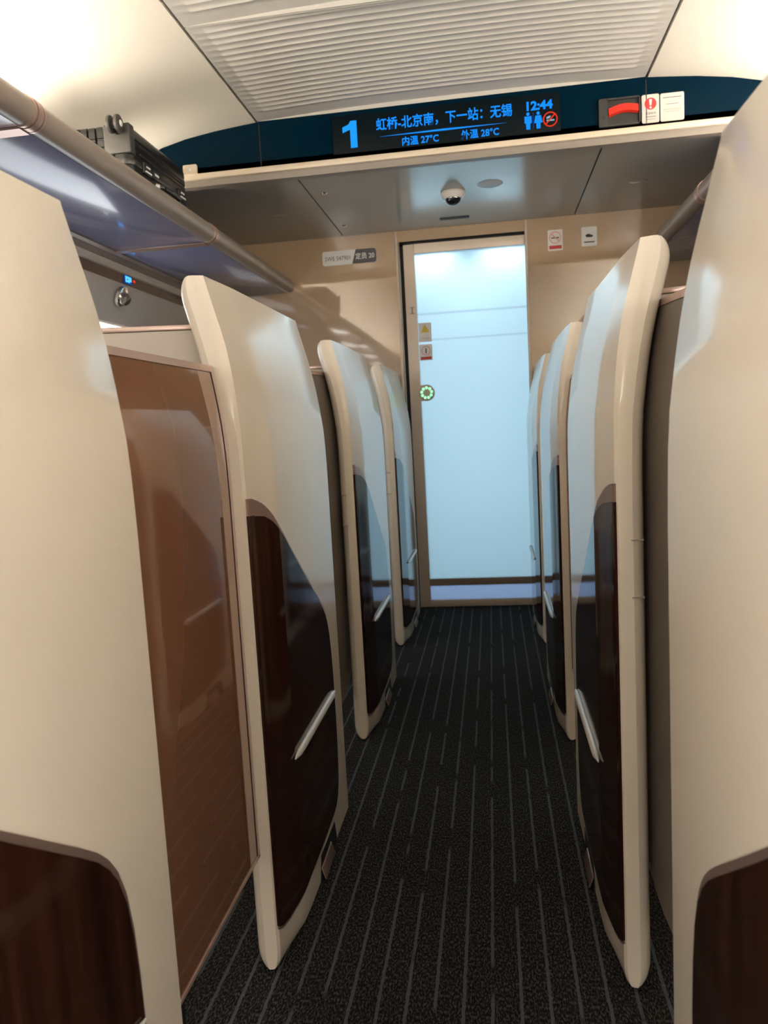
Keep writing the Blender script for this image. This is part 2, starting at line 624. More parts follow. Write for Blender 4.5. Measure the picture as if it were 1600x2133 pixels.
# carriage number 1
mb = MB().poly_y([(-0.487, 2.061), (-0.461, 2.061), (-0.461, 2.159), (-0.484, 2.159), (-0.492, 2.147), (-0.516, 2.138), (-0.516, 2.118), (-0.487, 2.128)], YT - 0.001, YT)
build('carriage_number', mb, MAT['lcd_bright'], scr)
text_mesh('route_text', '虹桥-北京南，下一站：无锡', 0.047, (-0.386, YT, 2.117), MAT['lcd'], scr, weight=0.0007, width=0.508)
text_mesh('inside_temperature', '内温 27°C', 0.034, (-0.290, YT, 2.052), MAT['lcd'], scr, weight=0.0006, width=0.138)
text_mesh('outside_temperature', '外温 28°C', 0.034, (-0.068, YT, 2.052), MAT['lcd'], scr, weight=0.0006, width=0.140)
text_mesh('clock_text', '12:44', 0.042, (0.175, YT, 2.125), MAT['lcd'], scr, weight=0.0016, width=0.094)
build('divider_line', MB().poly_y([(-0.375, 2.0905), (-0.13, 2.0875), (0.10, 2.0905), (-0.13, 2.0945)], YT - 0.001, YT), MAT['lcd'], scr)
# toilet pictogram
mb = MB()
for cxp, dress in ((0.179, 0), (0.216, 1)):
    mb.poly_y(disc_pts(cxp, 2.112, 0.0058, 16), YT - 0.001, YT)
    if dress:
        mb.poly_y([(cxp - 0.010, 2.104), (cxp + 0.010, 2.104), (cxp + 0.0155, 2.078), (cxp - 0.0155, 2.078)], YT - 0.001, YT)
    else:
        mb.poly_y([(cxp - 0.013, 2.104), (cxp + 0.013, 2.104), (cxp + 0.013, 2.080), (cxp - 0.013, 2.080)], YT - 0.001, YT)
    mb.poly_y([(cxp - 0.008, 2.081), (cxp + 0.008, 2.081), (cxp + 0.007, 2.058), (cxp - 0.007, 2.058)], YT - 0.001, YT)
build('toilet_pictogram', mb, MAT['lcd'], scr)
build('pictogram_divider', MB().box(0.1965, 0.1985, YT - 0.001, YT, 2.060, 2.116), MAT['lcd_dim'], scr)
# no smoking ring
mb = MB()
cxp, czp, ro, ri = 0.259, 2.086, 0.0265, 0.0220
n = 40
o1, o2 = disc_pts(cxp, czp, ro, n), disc_pts(cxp, czp, ri, n)
mb.add([(x, YT - 0.001, z) for x, z in o1 + o2], [(k, (k + 1) % n, (k + 1) % n + n, k + n) for k in range(n)])
mb.obox((cxp, YT - 0.0012, czp), (0.017, 0, 0.017), (0, 0.0003, 0), (-0.0016, 0, 0.0016))
build('no_smoking_ring', mb, MAT['lcd_red'], scr)
mb = MB().poly_y([(cxp - 0.013, czp - 0.006), (cxp + 0.015, czp - 0.006), (cxp + 0.015, czp - 0.001), (cxp - 0.013, czp - 0.001)], YT - 0.0008, YT)
mb.poly_y([(cxp - 0.013, czp + 0.002), (cxp - 0.002, czp + 0.004), (cxp + 0.003, czp + 0.012), (cxp - 0.006, czp + 0.012), (cxp - 0.014, czp + 0.008)], YT - 0.0008, YT)
build('cigarette_pictogram', mb, MAT['lcd_white'], scr)

# emergency brake
eb = thing('emergency_brake', 'red emergency handle in a dark grey recessed housing on the header', 'emergency handle', (0.505, Y_HEAD, 2.035))
mb = MB()
X0, X1, Z0, Z1 = 0.432, 0.578, 2.036, 2.133
yf = Y_HEAD - 0.012
mb.rbox_y(X0, 0.464, Z0, Z1, yf, Y_HEAD - 0.0005, 0.006)
mb.box(0.460, X1, yf, Y_HEAD - 0.0005, Z1 - 0.006, Z1)
mb.box(0.460, X1, yf, Y_HEAD - 0.0005, Z0, Z0 + 0.006)
mb.box(X1 - 0.005, X1, yf, Y_HEAD - 0.0005, Z0, Z1)
build('housing', mb, MAT['grey_dark'], eb)
build('recess', MB().box(0.464, X1 - 0.005, Y_HEAD - 0.003, Y_HEAD - 0.0006, Z0 + 0.006, Z1 - 0.006), MAT['black'], eb)
hp = []
for k in range(9):
    t = k / 8
    x = 0.466 + t * 0.104
    zt = 2.084 + 0.010 * math.sin(PI * t) + 0.006 * t
    hp.append([(x, yf - 0.004, zt + 0.012), (x, yf - 0.006, zt - 0.012), (x, Y_HEAD - 0.004, zt - 0.016), (x, Y_HEAD - 0.004, zt + 0.014)])
build('handle', MB().loft(hp), MAT['red'], eb, sharp=50)
build('lock_hole', MB().poly_y(disc_pts(0.447, 2.069, 0.0065, 20), yf - 0.0006, yf), MAT['black'], eb)


def sticker(name, x0, x1, z0, z1, yw, label, cat, mat='white', r=0.006, group=None):
    t = thing(name, label, cat, ((x0 + x1) / 2, yw, z0), group)
    b = build('backing', MB().rbox_y(x0, x1, z0, z1, yw - 0.0012, yw - 0.0002, r), MAT[mat], t)
    return t, b, yw - 0.0014


st, sb, ys_ = sticker('warning_sticker', 0.584, 0.6445, 2.037, 2.135, Y_HEAD, 'white sticker with a red exclamation circle right of the red handle', 'sticker', 'sticker')
build('red_circle', MB().poly_y(disc_pts(0.6145, 2.103, 0.0205), ys_ - 0.0003, ys_), MAT['red_ink'], st)
build('exclamation_mark', MB().poly_y([(0.6095, 2.118), (0.6195, 2.118), (0.617, 2.097), (0.612, 2.097)], ys_ - 0.0007, ys_ - 0.0004).poly_y(disc_pts(0.6145, 2.090, 0.0036, 14), ys_ - 0.0007, ys_ - 0.0004), MAT['white'], st)
text_mesh('warning_text', '紧急制动', 0.0085, (0.597, ys_, 2.067), MAT['ink'], st, width=0.036, depth=0.0002)
build('small_print', MB().box(0.597, 0.633, ys_ - 0.0003, ys_, 2.0575, 2.0595).box(0.599, 0.631, ys_ - 0.0003, ys_, 2.049, 2.0502), MAT['ink'], st)
st, sb, ys_ = sticker('notice_sticker', 0.6485, 0.7305, 2.037, 2.133, Y_HEAD, 'white notice sticker with grey and red lines, rightmost on the header', 'sticker', 'sticker')
build('grey_print', MB().box(0.657, 0.722, ys_ - 0.0003, ys_, 2.1165, 2.119).box(0.668, 0.712, ys_ - 0.0003, ys_, 2.0945, 2.0962), MAT['ink'], st)
build('red_print', MB().box(0.658, 0.721, ys_ - 0.0003, ys_, 2.076, 2.0782).box(0.666, 0.712, ys_ - 0.0003, ys_, 2.0685, 2.0705), MAT['pink_ink'], st)

# bracket plate on the ledge
br = thing('latch_plate', 'small silver plate with a round screw standing on the left end of the ledge', 'bracket', (-1.13, Y_HEAD - 0.01, 2.02))
build('plate', MB().rbox_y(-1.163, -1.105, 2.0192, 2.064, Y_HEAD - 0.008, Y_HEAD - 0.0005, 0.006), MAT['ledge'], br, 0.001)
build('screw', MB().revolve([(0.0, -0.004), (0.005, -0.003), (0.007, 0.0)], (-1.133, Y_HEAD - 0.0082, 2.043), (0, 1, 0), 18), MAT['silver'], br)

# ------------------------------------------------------------------ end wall, door
XL, XR, ZT = -0.440, 0.206, 1.945
wl = MB()
wl.box(-1.62, XL, Y_END, Y_END + 0.012, 0, Z_SOF)
wl.box(XR, 1.37, Y_END, Y_END + 0.012, 0, Z_SOF)
wl.box(XL, XR, Y_END, Y_END + 0.012, ZT, Z_SOF)
struct('wall_front', wl, MAT['tan'], 'tan glossy end wall around the sliding door')
struct('trim_5', MB().box(XL - 0.016, XL - 0.004, Y_END - 0.005, Y_END - 0.0005, 0, Z_SOF - 0.001), MAT['jamb'], 'pale strip left of the door', 0.002)
struct('trim_6', MB().box(XR + 0.002, XR + 0.014, Y_END - 0.005, Y_END - 0.0005, 0, Z_SOF - 0.001), MAT['jamb'], 'pale strip right of the door', 0.002)
# door leaf
YD = Y_END + 0.026
door = thing('door_1', 'sliding end door with blue lit frosted glass in a champagne frame', 'door', (-0.1, YD, 0.0))
door['kind'] = 'structure'
fr = MB()
fr.box(-0.418, -0.362, YD - 0.012, YD + 0.02, 0.004, 1.930)
fr.box(-0.362, 0.31, YD - 0.012, YD + 0.02, 1.884, 1.930)
fr.box(-0.362, 0.31, YD - 0.012, YD + 0.02, 0.004, 0.040)
build('door_frame', fr, MAT['frame'], door, 0.002)
pane = build('glass_pane', MB().box(-0.362, 0.31, YD, YD + 0.01, 0.157, 1.884), MAT['frost'], door)
build('lower_rail', MB().box(-0.362, 0.31, YD - 0.006, YD + 0.014, 0.120, 0.157), MAT['rail_brown'], door, 0.001)
build('lower_pane', MB().box(-0.362, 0.31, YD, YD + 0.01, 0.040, 0.120), MAT['frost_low'], door)
# push button
bt = build('push_button', MB().revolve([(0.0, -0.016), (0.036, -0.016), (0.041, -0.013), (0.043, -0.006), (0.043, 0.0)], (-0.328, YD - 0.0125, 1.164), (0, 1, 0), 40).box(-0.372, -0.330, YD - 0.022, YD - 0.0125, 1.122, 1.206), MAT['frame'], door)
leds = MB()
for k in range(9):
    a = 2 * PI * k / 9 + PI / 2
    leds.revolve([(0.0, -0.003), (0.006, -0.002), (0.0075, 0.001)], (-0.328 + 0.0265 * math.cos(a), YD - 0.029, 1.164 + 0.0265 * math.sin(a)), (0, 1, 0), 12)
build('light_ring', leds, MAT['led_green'], bt)
build('button_core', MB().revolve([(0.0, -0.003), (0.010, -0.0025), (0.012, 0.001)], (-0.328, YD - 0.029, 1.164), (0, 1, 0), 20), MAT['frame'], bt)
build('door_latch_mark', MB().box(-0.395, -0.375, YD - 0.0135, YD - 0.0122, 1.610, 1.613).box(-0.388, -0.382, YD - 0.0135, YD - 0.0122, 1.582, 1.61).box(-0.397, -0.373, YD - 0.0135, YD - 0.0122, 1.578, 1.582), MAT['ledge_dark'], door)
# dark pocket around the leaf
struct('trim_7', MB().box(XL, -0.419, YD + 0.021, YD + 0.03, 0, ZT).box(-0.44, 0.33, YD + 0.021, YD + 0.03, 1.931, 1.96), MAT['black'], 'dark gap around the sliding door')

# stickers on the door glass
st, sb, ys_ = sticker('caution_sticker', -0.357, -0.290, 1.431, 1.530, YD, 'small sticker with a yellow warning triangle on the door glass', 'sticker', 'white', 0.003)
build('triangle', MB().poly_y([(-0.346, 1.480), (-0.301, 1.480), (-0.3235, 1.521)], ys_ - 0.0003, ys_), MAT['yellow'], st)
build('print_lines', MB().box(-0.345, -0.302, ys_ - 0.0003, ys_, 1.458, 1.462).box(-0.345, -0.302, ys_ - 0.0003, ys_, 1.446, 1.450), MAT['pale_line'], st)
st, sb, ys_ = sticker('prohibition_sticker', -0.357, -0.290, 1.335, 1.418, YD, 'small sticker with a red bar just below the yellow triangle sticker', 'sticker', 'white', 0.003)
n = 28
o1, o2 = disc_pts(-0.3235, 1.385, 0.024, n), disc_pts(-0.3235, 1.385, 0.020, n)
build('ring', MB().add([(x, ys_ - 0.0002, z) for x, z in o1 + o2], [(k, (k + 1) % n, (k + 1) % n + n, k + n) for k in range(n)]), MAT['pink_ink'], st)
build('figure', MB().box(-0.327, -0.320, ys_ - 0.0003, ys_, 1.371, 1.398), MAT['ink'], st)
build('red_bar', MB().box(-0.352, -0.295, ys_ - 0.0003, ys_, 1.339, 1.354), MAT['red_ink'], st)

# stickers on the right wall
st, sb, ys_ = sticker('no_smoking_sticker', 0.321, 0.395, 1.835, 1.937, Y_END, 'white no smoking sticker with a red bar on the tan wall', 'sticker')
n = 32
o1, o2 = disc_pts(0.358, 1.899, 0.030, n), disc_pts(0.358, 1.899, 0.025, n)
mb = MB().add([(x, ys_ - 0.0002, z) for x, z in o1 + o2], [(k, (k + 1) % n, (k + 1) % n + n, k + n) for k in range(n)])
mb.obox((0.358, ys_ - 0.0003, 1.899), (0.020, 0, -0.020), (0, 0.0002, 0), (0.002, 0, 0.002))
build('ring', mb, MAT['pink_ink'], st)
build('cigarette', MB().box(0.338, 0.378, ys_ - 0.0004, ys_, 1.894, 1.901), MAT['ink'], st)
build('red_bar', MB().box(0.327, 0.389, ys_ - 0.0003, ys_, 1.843, 1.860), MAT['red_ink'], st)
st, sb, ys_ = sticker('surveillance_sticker', 0.487, 0.563, 1.843, 1.937, Y_END, 'white sticker with a small black camera mark, right of the no smoking sticker', 'sticker')
build('camera_mark', MB().poly_y([(0.505, 1.897), (0.522, 1.903), (0.545, 1.893), (0.538, 1.886), (0.512, 1.887)], ys_ - 0.0003, ys_), MAT['black'], st)
build('print_line', MB().box(0.499, 0.551, ys_ - 0.0003, ys_, 1.860, 1.866), MAT['ink'], st)

# car number plate on the left wall
pl = thing('carriage_plate', 'white and dark grey carriage number plate on the tan wall left of the door', 'sign', (-0.70, Y_END, 1.855))
pw = MB().rbox_y(-0.844, -0.556, 1.855, 1.928, Y_END - 0.006, Y_END - 0.0003, 0.012)
pb = build('plate', pw, MAT['white'], pl)
build('dark_end', MB().poly_y([(-0.686, 1.8555), (-0.568, 1.8555), (-0.559, 1.860), (-0.5565, 1.868), (-0.5565, 1.916), (-0.560, 1.924), (-0.568, 1.9275), (-0.664, 1.9275)], Y_END - 0.007, Y_END - 0.0061), MAT['plate_dark'], pl)
text_mesh('plate_text', 'SWE 547901', 0.030, (-0.830, Y_END - 0.0063, 1.879), MAT['ink'], pl, width=0.135, depth=0.0002)
text_mesh('capacity_text', '定员 20', 0.034, (-0.667, Y_END - 0.0073, 1.879), MAT['white'], pl, weight=0.0004, width=0.100, depth=0.0002)

# ------------------------------------------------------------------ soffit fittings
dc = thing('dome_camera', 'white ceiling dome camera with black bubble under the grey soffit', 'security camera', (-0.125, 3.47, 1.95))
build('mount', MB().revolve([(0.0, 0.0), (0.052, 0.0), (0.054, -0.008), (0.046, -0.020), (0.040, -0.028), (0.0, -0.029)], (-0.125, 3.47, Z_SOF - 0.0005), (0, 0, 1), 40), MAT['offwhite'], dc)
build('bubble', MB().revolve([(0.034 * math.cos(a), -0.024 - 0.034 * math.sin(a)) for a in [k * PI / 16 for k in range(9)]], (-0.125, 3.47, Z_SOF), (0, 0, 1), 32), MAT['black_glass'], dc)
rc = tag(build('round_cover', MB().revolve([(0.0, -0.003), (0.050, -0.003), (0.054, -0.0005)], (0.036, 3.40, Z_SOF - 0.0002), (0, 0, 1), 40), MAT['side_upper']), 'flat round grey cover on the soffit right of the dome camera', 'cover')
vs = tag(build('vent_slot', MB().box(-0.210, -0.065, 3.872, 3.905, Z_SOF - 0.004, Z_SOF - 0.0005), MAT['black'], None, 0.002), 'narrow black slot in the soffit above the door', 'vent')
for x, y, lab in ((-0.942, 3.573, 'shallow oval pull in the left soffit panel'), (0.677, 3.572, 'shallow oval pull in the right soffit panel')):
    mb = MB()
    n = 28
    for ra, rb in ((0.042, 0.036),):
        a1 = [(x + ra * math.cos(2 * PI * k / n), y + 0.6 * ra * math.sin(2 * PI * k / n), Z_SOF - 0.0008) for k in range(n)]
        a2 = [(x + rb * math.cos(2 * PI * k / n), y + 0.6 * rb * math.sin(2 * PI * k / n), Z_SOF - 0.0028) for k in range(n)]
        mb.loft([a1, a2], caps=True)
    tag(build('recessed_pull', mb, MAT['soffit']), lab, 'pull', 'soffit panel pulls')
for x, y, lab in ((-0.665, 3.306, 'small round lock nearer the header on the soffit'), (-0.68, 3.846, 'small round lock nearer the end wall on the soffit')):
    tag(build('panel_lock', MB().revolve([(0.0, -0.004), (0.010, -0.004), (0.013, -0.0005)], (x, y, Z_SOF - 0.0002), (0, 0, 1), 20), MAT['chrome']), lab, 'lock', 'soffit panel locks')

# ------------------------------------------------------------------ side walls
for sg, nm in ((-1, 'left'), (1, 'right')):
    P = [(1.345, 1.700), (1.350, 1.640), (1.368, 1.585), (1.392, 1.53), (1.415, 1.49), (1.43, 1.40), (1.44, 1.0), (1.43, 0.5), (1.40, 0.0)]
    lo = [(CX + sg * d, z) for d, z in P]
    hi = [(CX + sg * (d + 0.02), z) for d, z in reversed(P)]
    up = MB().poly_y(lo[:5] + [(CX + sg * (1.435), 1.49), (CX + sg * 1.37, 1.70)], Y_REAR, Y_END)
    struct('wall_' + nm, up, MAT['side_upper'], 'grey curved lining above the window on the ' + nm)
    dn = MB().poly_y(lo[4:] + hi[:5], Y_REAR, Y_END)
    struct('wall_' + nm, dn, MAT['side_wall'], 'beige side wall on the ' + nm)
    # back part behind the rack up to the ceiling panel
    struct('wall_' + nm, MB().box(min(CX + sg * 1.457, CX + sg * 1.475), max(CX + sg * 1.457, CX + sg * 1.475), Y_REAR, Y_END, 1.48, 2.0), MAT['ceil_side'])
    struct('trim_8', MB().poly_y([(CX + sg * d, z) for d, z in ((1.3435, 1.680), (1.347, 1.640), (1.3495, 1.640), (1.3460, 1.680))], Y_REAR, Y_END - 0.002), MAT['brown_strip'], 'dark brown strip under the rack on the ' + nm)
struct('wall_rear', MB().box(-1.62, 1.37, Y_REAR - 0.03, Y_REAR, 0, 2.26), MAT['side_wall'])

# left side window, then four added bright panes behind the camera as fill
for k, (sg, ya, yb, lab) in enumerate(((-1, 1.75, 3.27, 'bright side window far left behind the seat partition'),
                                       (-1, -1.25, 0.05, 'added bright pane on the left behind the photographer, fill light for the shells'),
                                       (-1, -2.85, -1.55, 'added bright pane on the left far behind the photographer, fill light for the shells'),
                                       (1, -1.25, 0.05, 'added bright pane on the right behind the photographer, fill light for the shells'),
                                       (1, -2.85, -1.55, 'added bright pane on the right far behind the photographer, fill light for the shells'))):
    w = thing('window_%d' % (k + 1), lab, 'window', (CX + sg * 1.42, (ya + yb) / 2, 1.02), )
    w['kind'] = 'structure'
    pts = [(CX + sg * (d - 0.008), z) for d, z in ((1.4195, 1.478), (1.4285, 1.40), (1.4375, 1.02), (1.4395, 0.90))]
    if k == 0:
        pts = pts[:3]
    mb = MB().loft([[(px, ya, pz) for px, pz in pts], [(px, yb, pz) for px, pz in pts]], closed=False)
    build('pane', mb, MAT['daylight' if k == 0 else 'rear_fill'], w)
    fm = MB()
    for a, b in ((ya - 0.03, ya), (yb, yb + 0.03)):
        fm.loft([[(px, a, pz) for px, pz in pts], [(px, b, pz) for px, pz in pts]], closed=False)
    build('frame', fm, MAT['side_upper'], w)

# reading lamp and seat number display on the left lining
rl = thing('reading_lamp', 'small chrome reading lamp on the grey lining under the left rack', 'lamp', (-1.49, 3.02, 1.585))
d = Vector((0.80, -0.25, -0.55)).normalized()
c0 = Vector((-1.486, 3.02, 1.590))
build('base_ring', MB().revolve([(0.0, 0.0), (0.043, 0.0), (0.041, 0.010), (0.030, 0.014), (0.0, 0.014)], c0 + Vector((0.004, 0, 0)), (0.9, 0, -0.42), 30), MAT['chrome'], rl)
build('lamp_head', MB().revolve([(0.0, 0.0), (0.022, 0.002), (0.026, 0.016), (0.022, 0.030), (0.0, 0.033)], c0 + 0.010 * d, d, 26), MAT['chrome'], rl)
sd = thing('seat_display', 'small glowing blue seat indicator on the brown strip under the left rack', 'display', (-1.468, 3.06, 1.64))
mb = MB()
yy, x0 = 3.035, CX - 1.3435
mb.obox((x0 + 0.003, 3.062, 1.661), (0.001, 0, 0), (0, 0.030, 0), (0, 0, 0.0165))
build('lit_panel', mb, MAT['lcd_dim'], sd)
mb = MB()
for dy, dz, hy, hz in ((-0.020, 0.0, 0.005, 0.012), (-0.004, 0.008, 0.009, 0.004), (-0.004, -0.007, 0.009, 0.004), (0.004, 0.0, 0.004, 0.012), (0.019, 0.003, 0.006, 0.009)):
    mb.obox((x0 + 0.0052, 3.062 + dy, 1.661 + dz), (0.001, 0, 0), (0, hy, 0), (0, 0, hz))
build('lit_symbol', mb, MAT['seat_lcd'], sd)
build('red_dot', MB().obox((x0 + 0.003, 3.118, 1.664), (0.001, 0, 0), (0, 0.008, 0), (0, 0, 0.005)), MAT['lcd_red'], sd)

# ------------------------------------------------------------------ luggage racks
def rack(sg, joints, label):
    t = thing('luggage_rack', label, 'luggage rack', (CX + sg * 1.2, 0.5, 1.72), 'overhead luggage racks')
    cxr, czr, r = CX + sg * 0.915, 1.767, 0.0345
    ye = Y_END - 0.003
    pr = [(cxr + r * math.cos(2 * PI * k / 28), czr + r * math.sin(2 * PI * k / 28)) for k in range(28)]
    build('front_tube', MB().poly_y(pr, Y_REAR + 0.02, ye), MAT['tube'], t, sharp=30)
    xa, xb = CX + sg * 0.925, CX + sg * 1.290
    ys = [Y_REAR + 0.02] + sorted(joints) + [ye]
    for a, b in zip(ys, ys[1:]):
        build('shelf_panel', MB().box(min(xa, xb), max(xa, xb), a + 0.012, b - 0.012, 1.733, 1.748), MAT['shelf'], t, 0.002)
    for y in joints:
        mb = MB()
        for d, w, rr in ((-0.020, 0.004, 0.0375), (0.0, 0.010, 0.0375), (0.018, 0.004, 0.0370)):
            pr2 = [(cxr + rr * math.cos(2 * PI * k / 28), czr + rr * math.sin(2 * PI * k / 28)) for k in range(28)]
            mb.poly_y(pr2, y + d - w, y + d + w)
        mb.box(min(xa, xb), max(xa, xb), y - 0.020, y + 0.020, 1.728, 1.7325)
        build('joint_band', mb, MAT['bronze'], t, sharp=30)
    # rear mouldings under the back edge
    P = [(1.285, 1.748), (1.285, 1.727), (1.300, 1.722), (1.312, 1.727), (1.322, 1.718), (1.330, 1.710), (1.340, 1.702), (1.345, 1.699), (1.41, 1.748)]
    build('rear_moulding', MB().poly_y([(CX + sg * d, z) for d, z in P], Y_REAR + 0.02, ye), MAT['moulding'], t)
    P = [(1.331, 1.7085), (1.341, 1.6835), (1.3425, 1.6835), (1.3445, 1.699), (1.34, 1.701)]
    build('pale_strip', MB().poly_y([(CX + sg * d, z) for d, z in P], Y_REAR + 0.02, ye), MAT['pale_line'], t)
    return t


rack(-1, [-1.75, -0.59, 0.57, 1.73, 2.885], 'luggage rack along the left side with a black suitcase on it')
rack(1, [-1.70, -0.54, 0.62, 1.78, 2.95], 'luggage rack along the right side above the tall cream seat shells')
for sg, nm in ((-1, 'left'), (1, 'right')):
    t = thing('cove_light', 'warm light strip hidden behind the %s luggage rack' % nm, 'light', (CX + sg * 1.365, 0.0, 1.80), 'cove lights')
    x = CX + sg * 1.365
    build('light_strip', MB().box(x - 0.012, x + 0.012, Y_REAR + 0.05, Y_HEAD - 0.03, 1.812, 1.822), MAT['cove'], t)
    xa, xb = CX + sg * 1.350, CX + sg * 1.40
    build('light_channel', MB().box(min(xa, xb), max(xa, xb), Y_REAR + 0.05, Y_HEAD - 0.02, 1.800, 1.811), MAT['ceil_side'], t)

# ------------------------------------------------------------------ suitcase
sc_ = thing('suitcase', 'black ribbed aluminium suitcase lying flat on the left luggage rack', 'suitcase', (-1.26, 2.58, 1.752))
SX0, SX1, SY0, SY1 = -1.442, -1.082, 2.360, 2.815
SZ0, SZM, SZ1 = 1.757, 1.872, 1.988


def case_half(z0, z1):
    """rounded ribbed tray"""
    mb = MB()
    # rings stacked in z, outline = rounded rectangle with grooves cut across the ends and along the sides
    def outline(inset, groove):
        r = 0.028
        pts = []
        P = rrect(SX0 + inset, SX1 - inset, SY0 + inset, SY1 - inset, r, 5)
        n = len(P)
        for i in range(n):
            a, b = P[i], P[(i + 1) % n]
            pts.append(a)
            ln = math.hypot(b[0] - a[0], b[1] - a[1])
            if ln > 0.1 and abs(a[1] - b[1]) < 1e-4:             # short end: vertical grooves
                m = 11
                s = 1 if a[1] < (SY0 + SY1) / 2 else -1
                for k in range(1, m):
                    t = k / m
                    for dt, dd in ((-0.012, 0), (-0.006, groove), (0.006, groove), (0.012, 0)):
                        pts.append((a[0] + (b[0] - a[0]) * (t + dt), a[1] + s * dd))
        return pts
    zs = []
    top = abs(z1 - SZ1) < 1e-6
    H = z1 - z0
    seq = [(0, 0.0), (0.10, 0.0), (0.30, 0), (0.32, 0.003), (0.36, 0.003), (0.38, 0), (0.55, 0), (0.57, 0.003), (0.61, 0.003), (0.63, 0), (0.80, 0.001), (0.9, 0.004), (0.97, 0.011), (1.0, 0.020)]
    rings = []
    for t, ins in seq:
        z = z0 + H * t if top else z1 - H * t
        rings.append([(x, y, z) for x, y in outline(ins, 0.007)])
    mb.loft(rings)
    return mb


build('upper_half', case_half(SZM + 0.008, SZ1), MAT['case'], sc_, sharp=30)
build('lower_half', case_half(SZ0, SZM - 0.008), MAT['case'], sc_, sharp=30)
fb = MB()
ring_o = rrect(SX0 - 0.003, SX1 + 0.003, SY0 - 0.003, SY1 + 0.003, 0.03, 6)
fb.loft([[(x, y, z) for x, y in ring_o] for z in (SZM - 0.009, SZM + 0.009)])
build('frame_band', fb, MAT['case_dark'], sc_, 0.002)
# corner guards on the wheel end
for k, (cxg, zz0, zz1) in enumerate(((SX1, SZM + 0.022, SZ1 - 0.004), (SX0, SZM + 0.022, SZ1 - 0.004))):
    s = -1 if k == 0 else 1
    mb = MB().box(min(cxg - s * 0.003, cxg + s * 0.085), max(cxg - s * 0.003, cxg + s * 0.085), SY0 - 0.005, SY0 + 0.03, zz0, zz1)
    build('corner_guard', mb, MAT['rubber'], sc_, 0.004, 3)
# side details on the aisle face
for y in (2.455, 2.735):
    mb = MB().box(SX1 - 0.001, SX1 + 0.010, y - 0.028, y + 0.028, SZM - 0.018, SZM + 0.016)
    la = build('latch', mb, MAT['case_dark'], sc_, 0.003, 2)
    build('latch_buckle', MB().tube((SX1 + 0.011, y - 0.012, SZM + 0.004), (SX1 + 0.011, y + 0.012, SZM + 0.004), 0.003, 8).tube((SX1 + 0.012, y - 0.020, SZM - 0.012), (SX1 + 0.012, y + 0.020, SZM - 0.012), 0.003, 8), MAT['silver'], la)
lk = build('combination_lock', MB().box(SX1 - 0.001, SX1 + 0.010, 2.500, 2.540, SZM - 0.013, SZM + 0.013), MAT['case_dark'], sc_, 0.002)
build('lock_dial', MB().tube((SX1 + 0.008, 2.507, SZM), (SX1 + 0.008, 2.533, SZM), 0.005, 12), MAT['silver'], lk)
hnd = MB()
hp = [(SX1 + 0.002, 2.54, SZM - 0.030), (SX1 + 0.018, 2.555, SZM - 0.030), (SX1 + 0.020, 2.62, SZM - 0.030), (SX1 + 0.018, 2.685, SZM - 0.030), (SX1 + 0.002, 2.70, SZM - 0.030)]
for a, b in zip(hp, hp[1:]):
    hnd.tube(a, b, 0.0085, 12)
build('carry_handle', hnd, MAT['case_dark'], sc_)
for y in (2.54, 2.70):
    build('handle_mount', MB().revolve([(0.0, 0.012), (0.008, 0.010), (0.012, 0.0)], (SX1, y, SZM - 0.030), (1, 0, 0), 14), MAT['silver'], sc_)
# side ridges along the aisle face
for z in (SZM + 0.035, SZM + 0.060):
    build('ridge', MB().box(SX1 - 0.001, SX1 + 0.003, SY0 + 0.06, SY1 - 0.04, z - 0.004, z + 0.004), MAT['case'], sc_, 0.002)
# double spinner wheels on the near end
for xw, zw in ((-1.116, 1.972), (-1.406, 1.972), (-1.116, 1.796), (-1.406, 1.796)):
    wh = MB()
    for dx in (-0.018, 0.008):
        prof = [(0.0, 0.0), (0.020, 0.0), (0.0255, 0.003), (0.0265, 0.007), (0.0255, 0.012), (0.020, 0.015), (0.0, 0.015)]
        wh.revolve(prof, (xw + dx, SY0 - 0.030, zw), (1, 0, 0), 28)
    wh.tube((xw - 0.012, SY0 - 0.030, zw), (xw + 0.014, SY0 - 0.030, zw), 0.010, 14)
    wo = build('wheel', wh, MAT['rubber'], sc_)
    build('wheel_fork', MB().box(xw - 0.002, xw + 0.007, SY0 - 0.034, SY0 + 0.002, zw - 0.013, zw + 0.013).tube((xw, SY0 - 0.008, zw), (xw, SY0 + 0.003, zw), 0.022, 20), MAT['rubber'], wo)
    build('wheel_hub', MB().revolve([(0.0, 0.003), (0.008, 0.002), (0.010, 0.0)], (xw + 0.0232, SY0 - 0.030, zw), (1, 0, 0), 16), MAT['silver'], wo)

# ------------------------------------------------------------------ seat shells
SL = 0.605
LOOP_IN = [(0.2965, SL), (0.295, SL - 0.002), (0.295, 0.45), (0.295, 0.30), (0.295, 0.20), (0.295, 0.145), (0.2955, 0.126), (0.2975, 0.108), (0.3010, 0.078), (0.3050, 0.045), (0.3080, 0.018), (0.3095, 0.006), (0.314, 0.0)]
LOOP_OUT = [(0.322, -0.0015), (0.336, -0.002), (0.345, 0.002), (0.352, 0.009), (0.3565, 0.020), (0.358, 0.036), (0.357, 0.06), (0.352, 0.09), (0.343, 0.13), (0.334, 0.18), (0.329, 0.26), (0.328, 0.40), (0.328, SL - 0.002), (0.3265, SL)]
IN_TAB = sorted([(v, w) for w, v in LOOP_IN[1:]])


def w_in(v):
    return interp(v, IN_TAB)


H_SHELL = 1.270
R_TOP, R_BOT = 0.046, 0.040


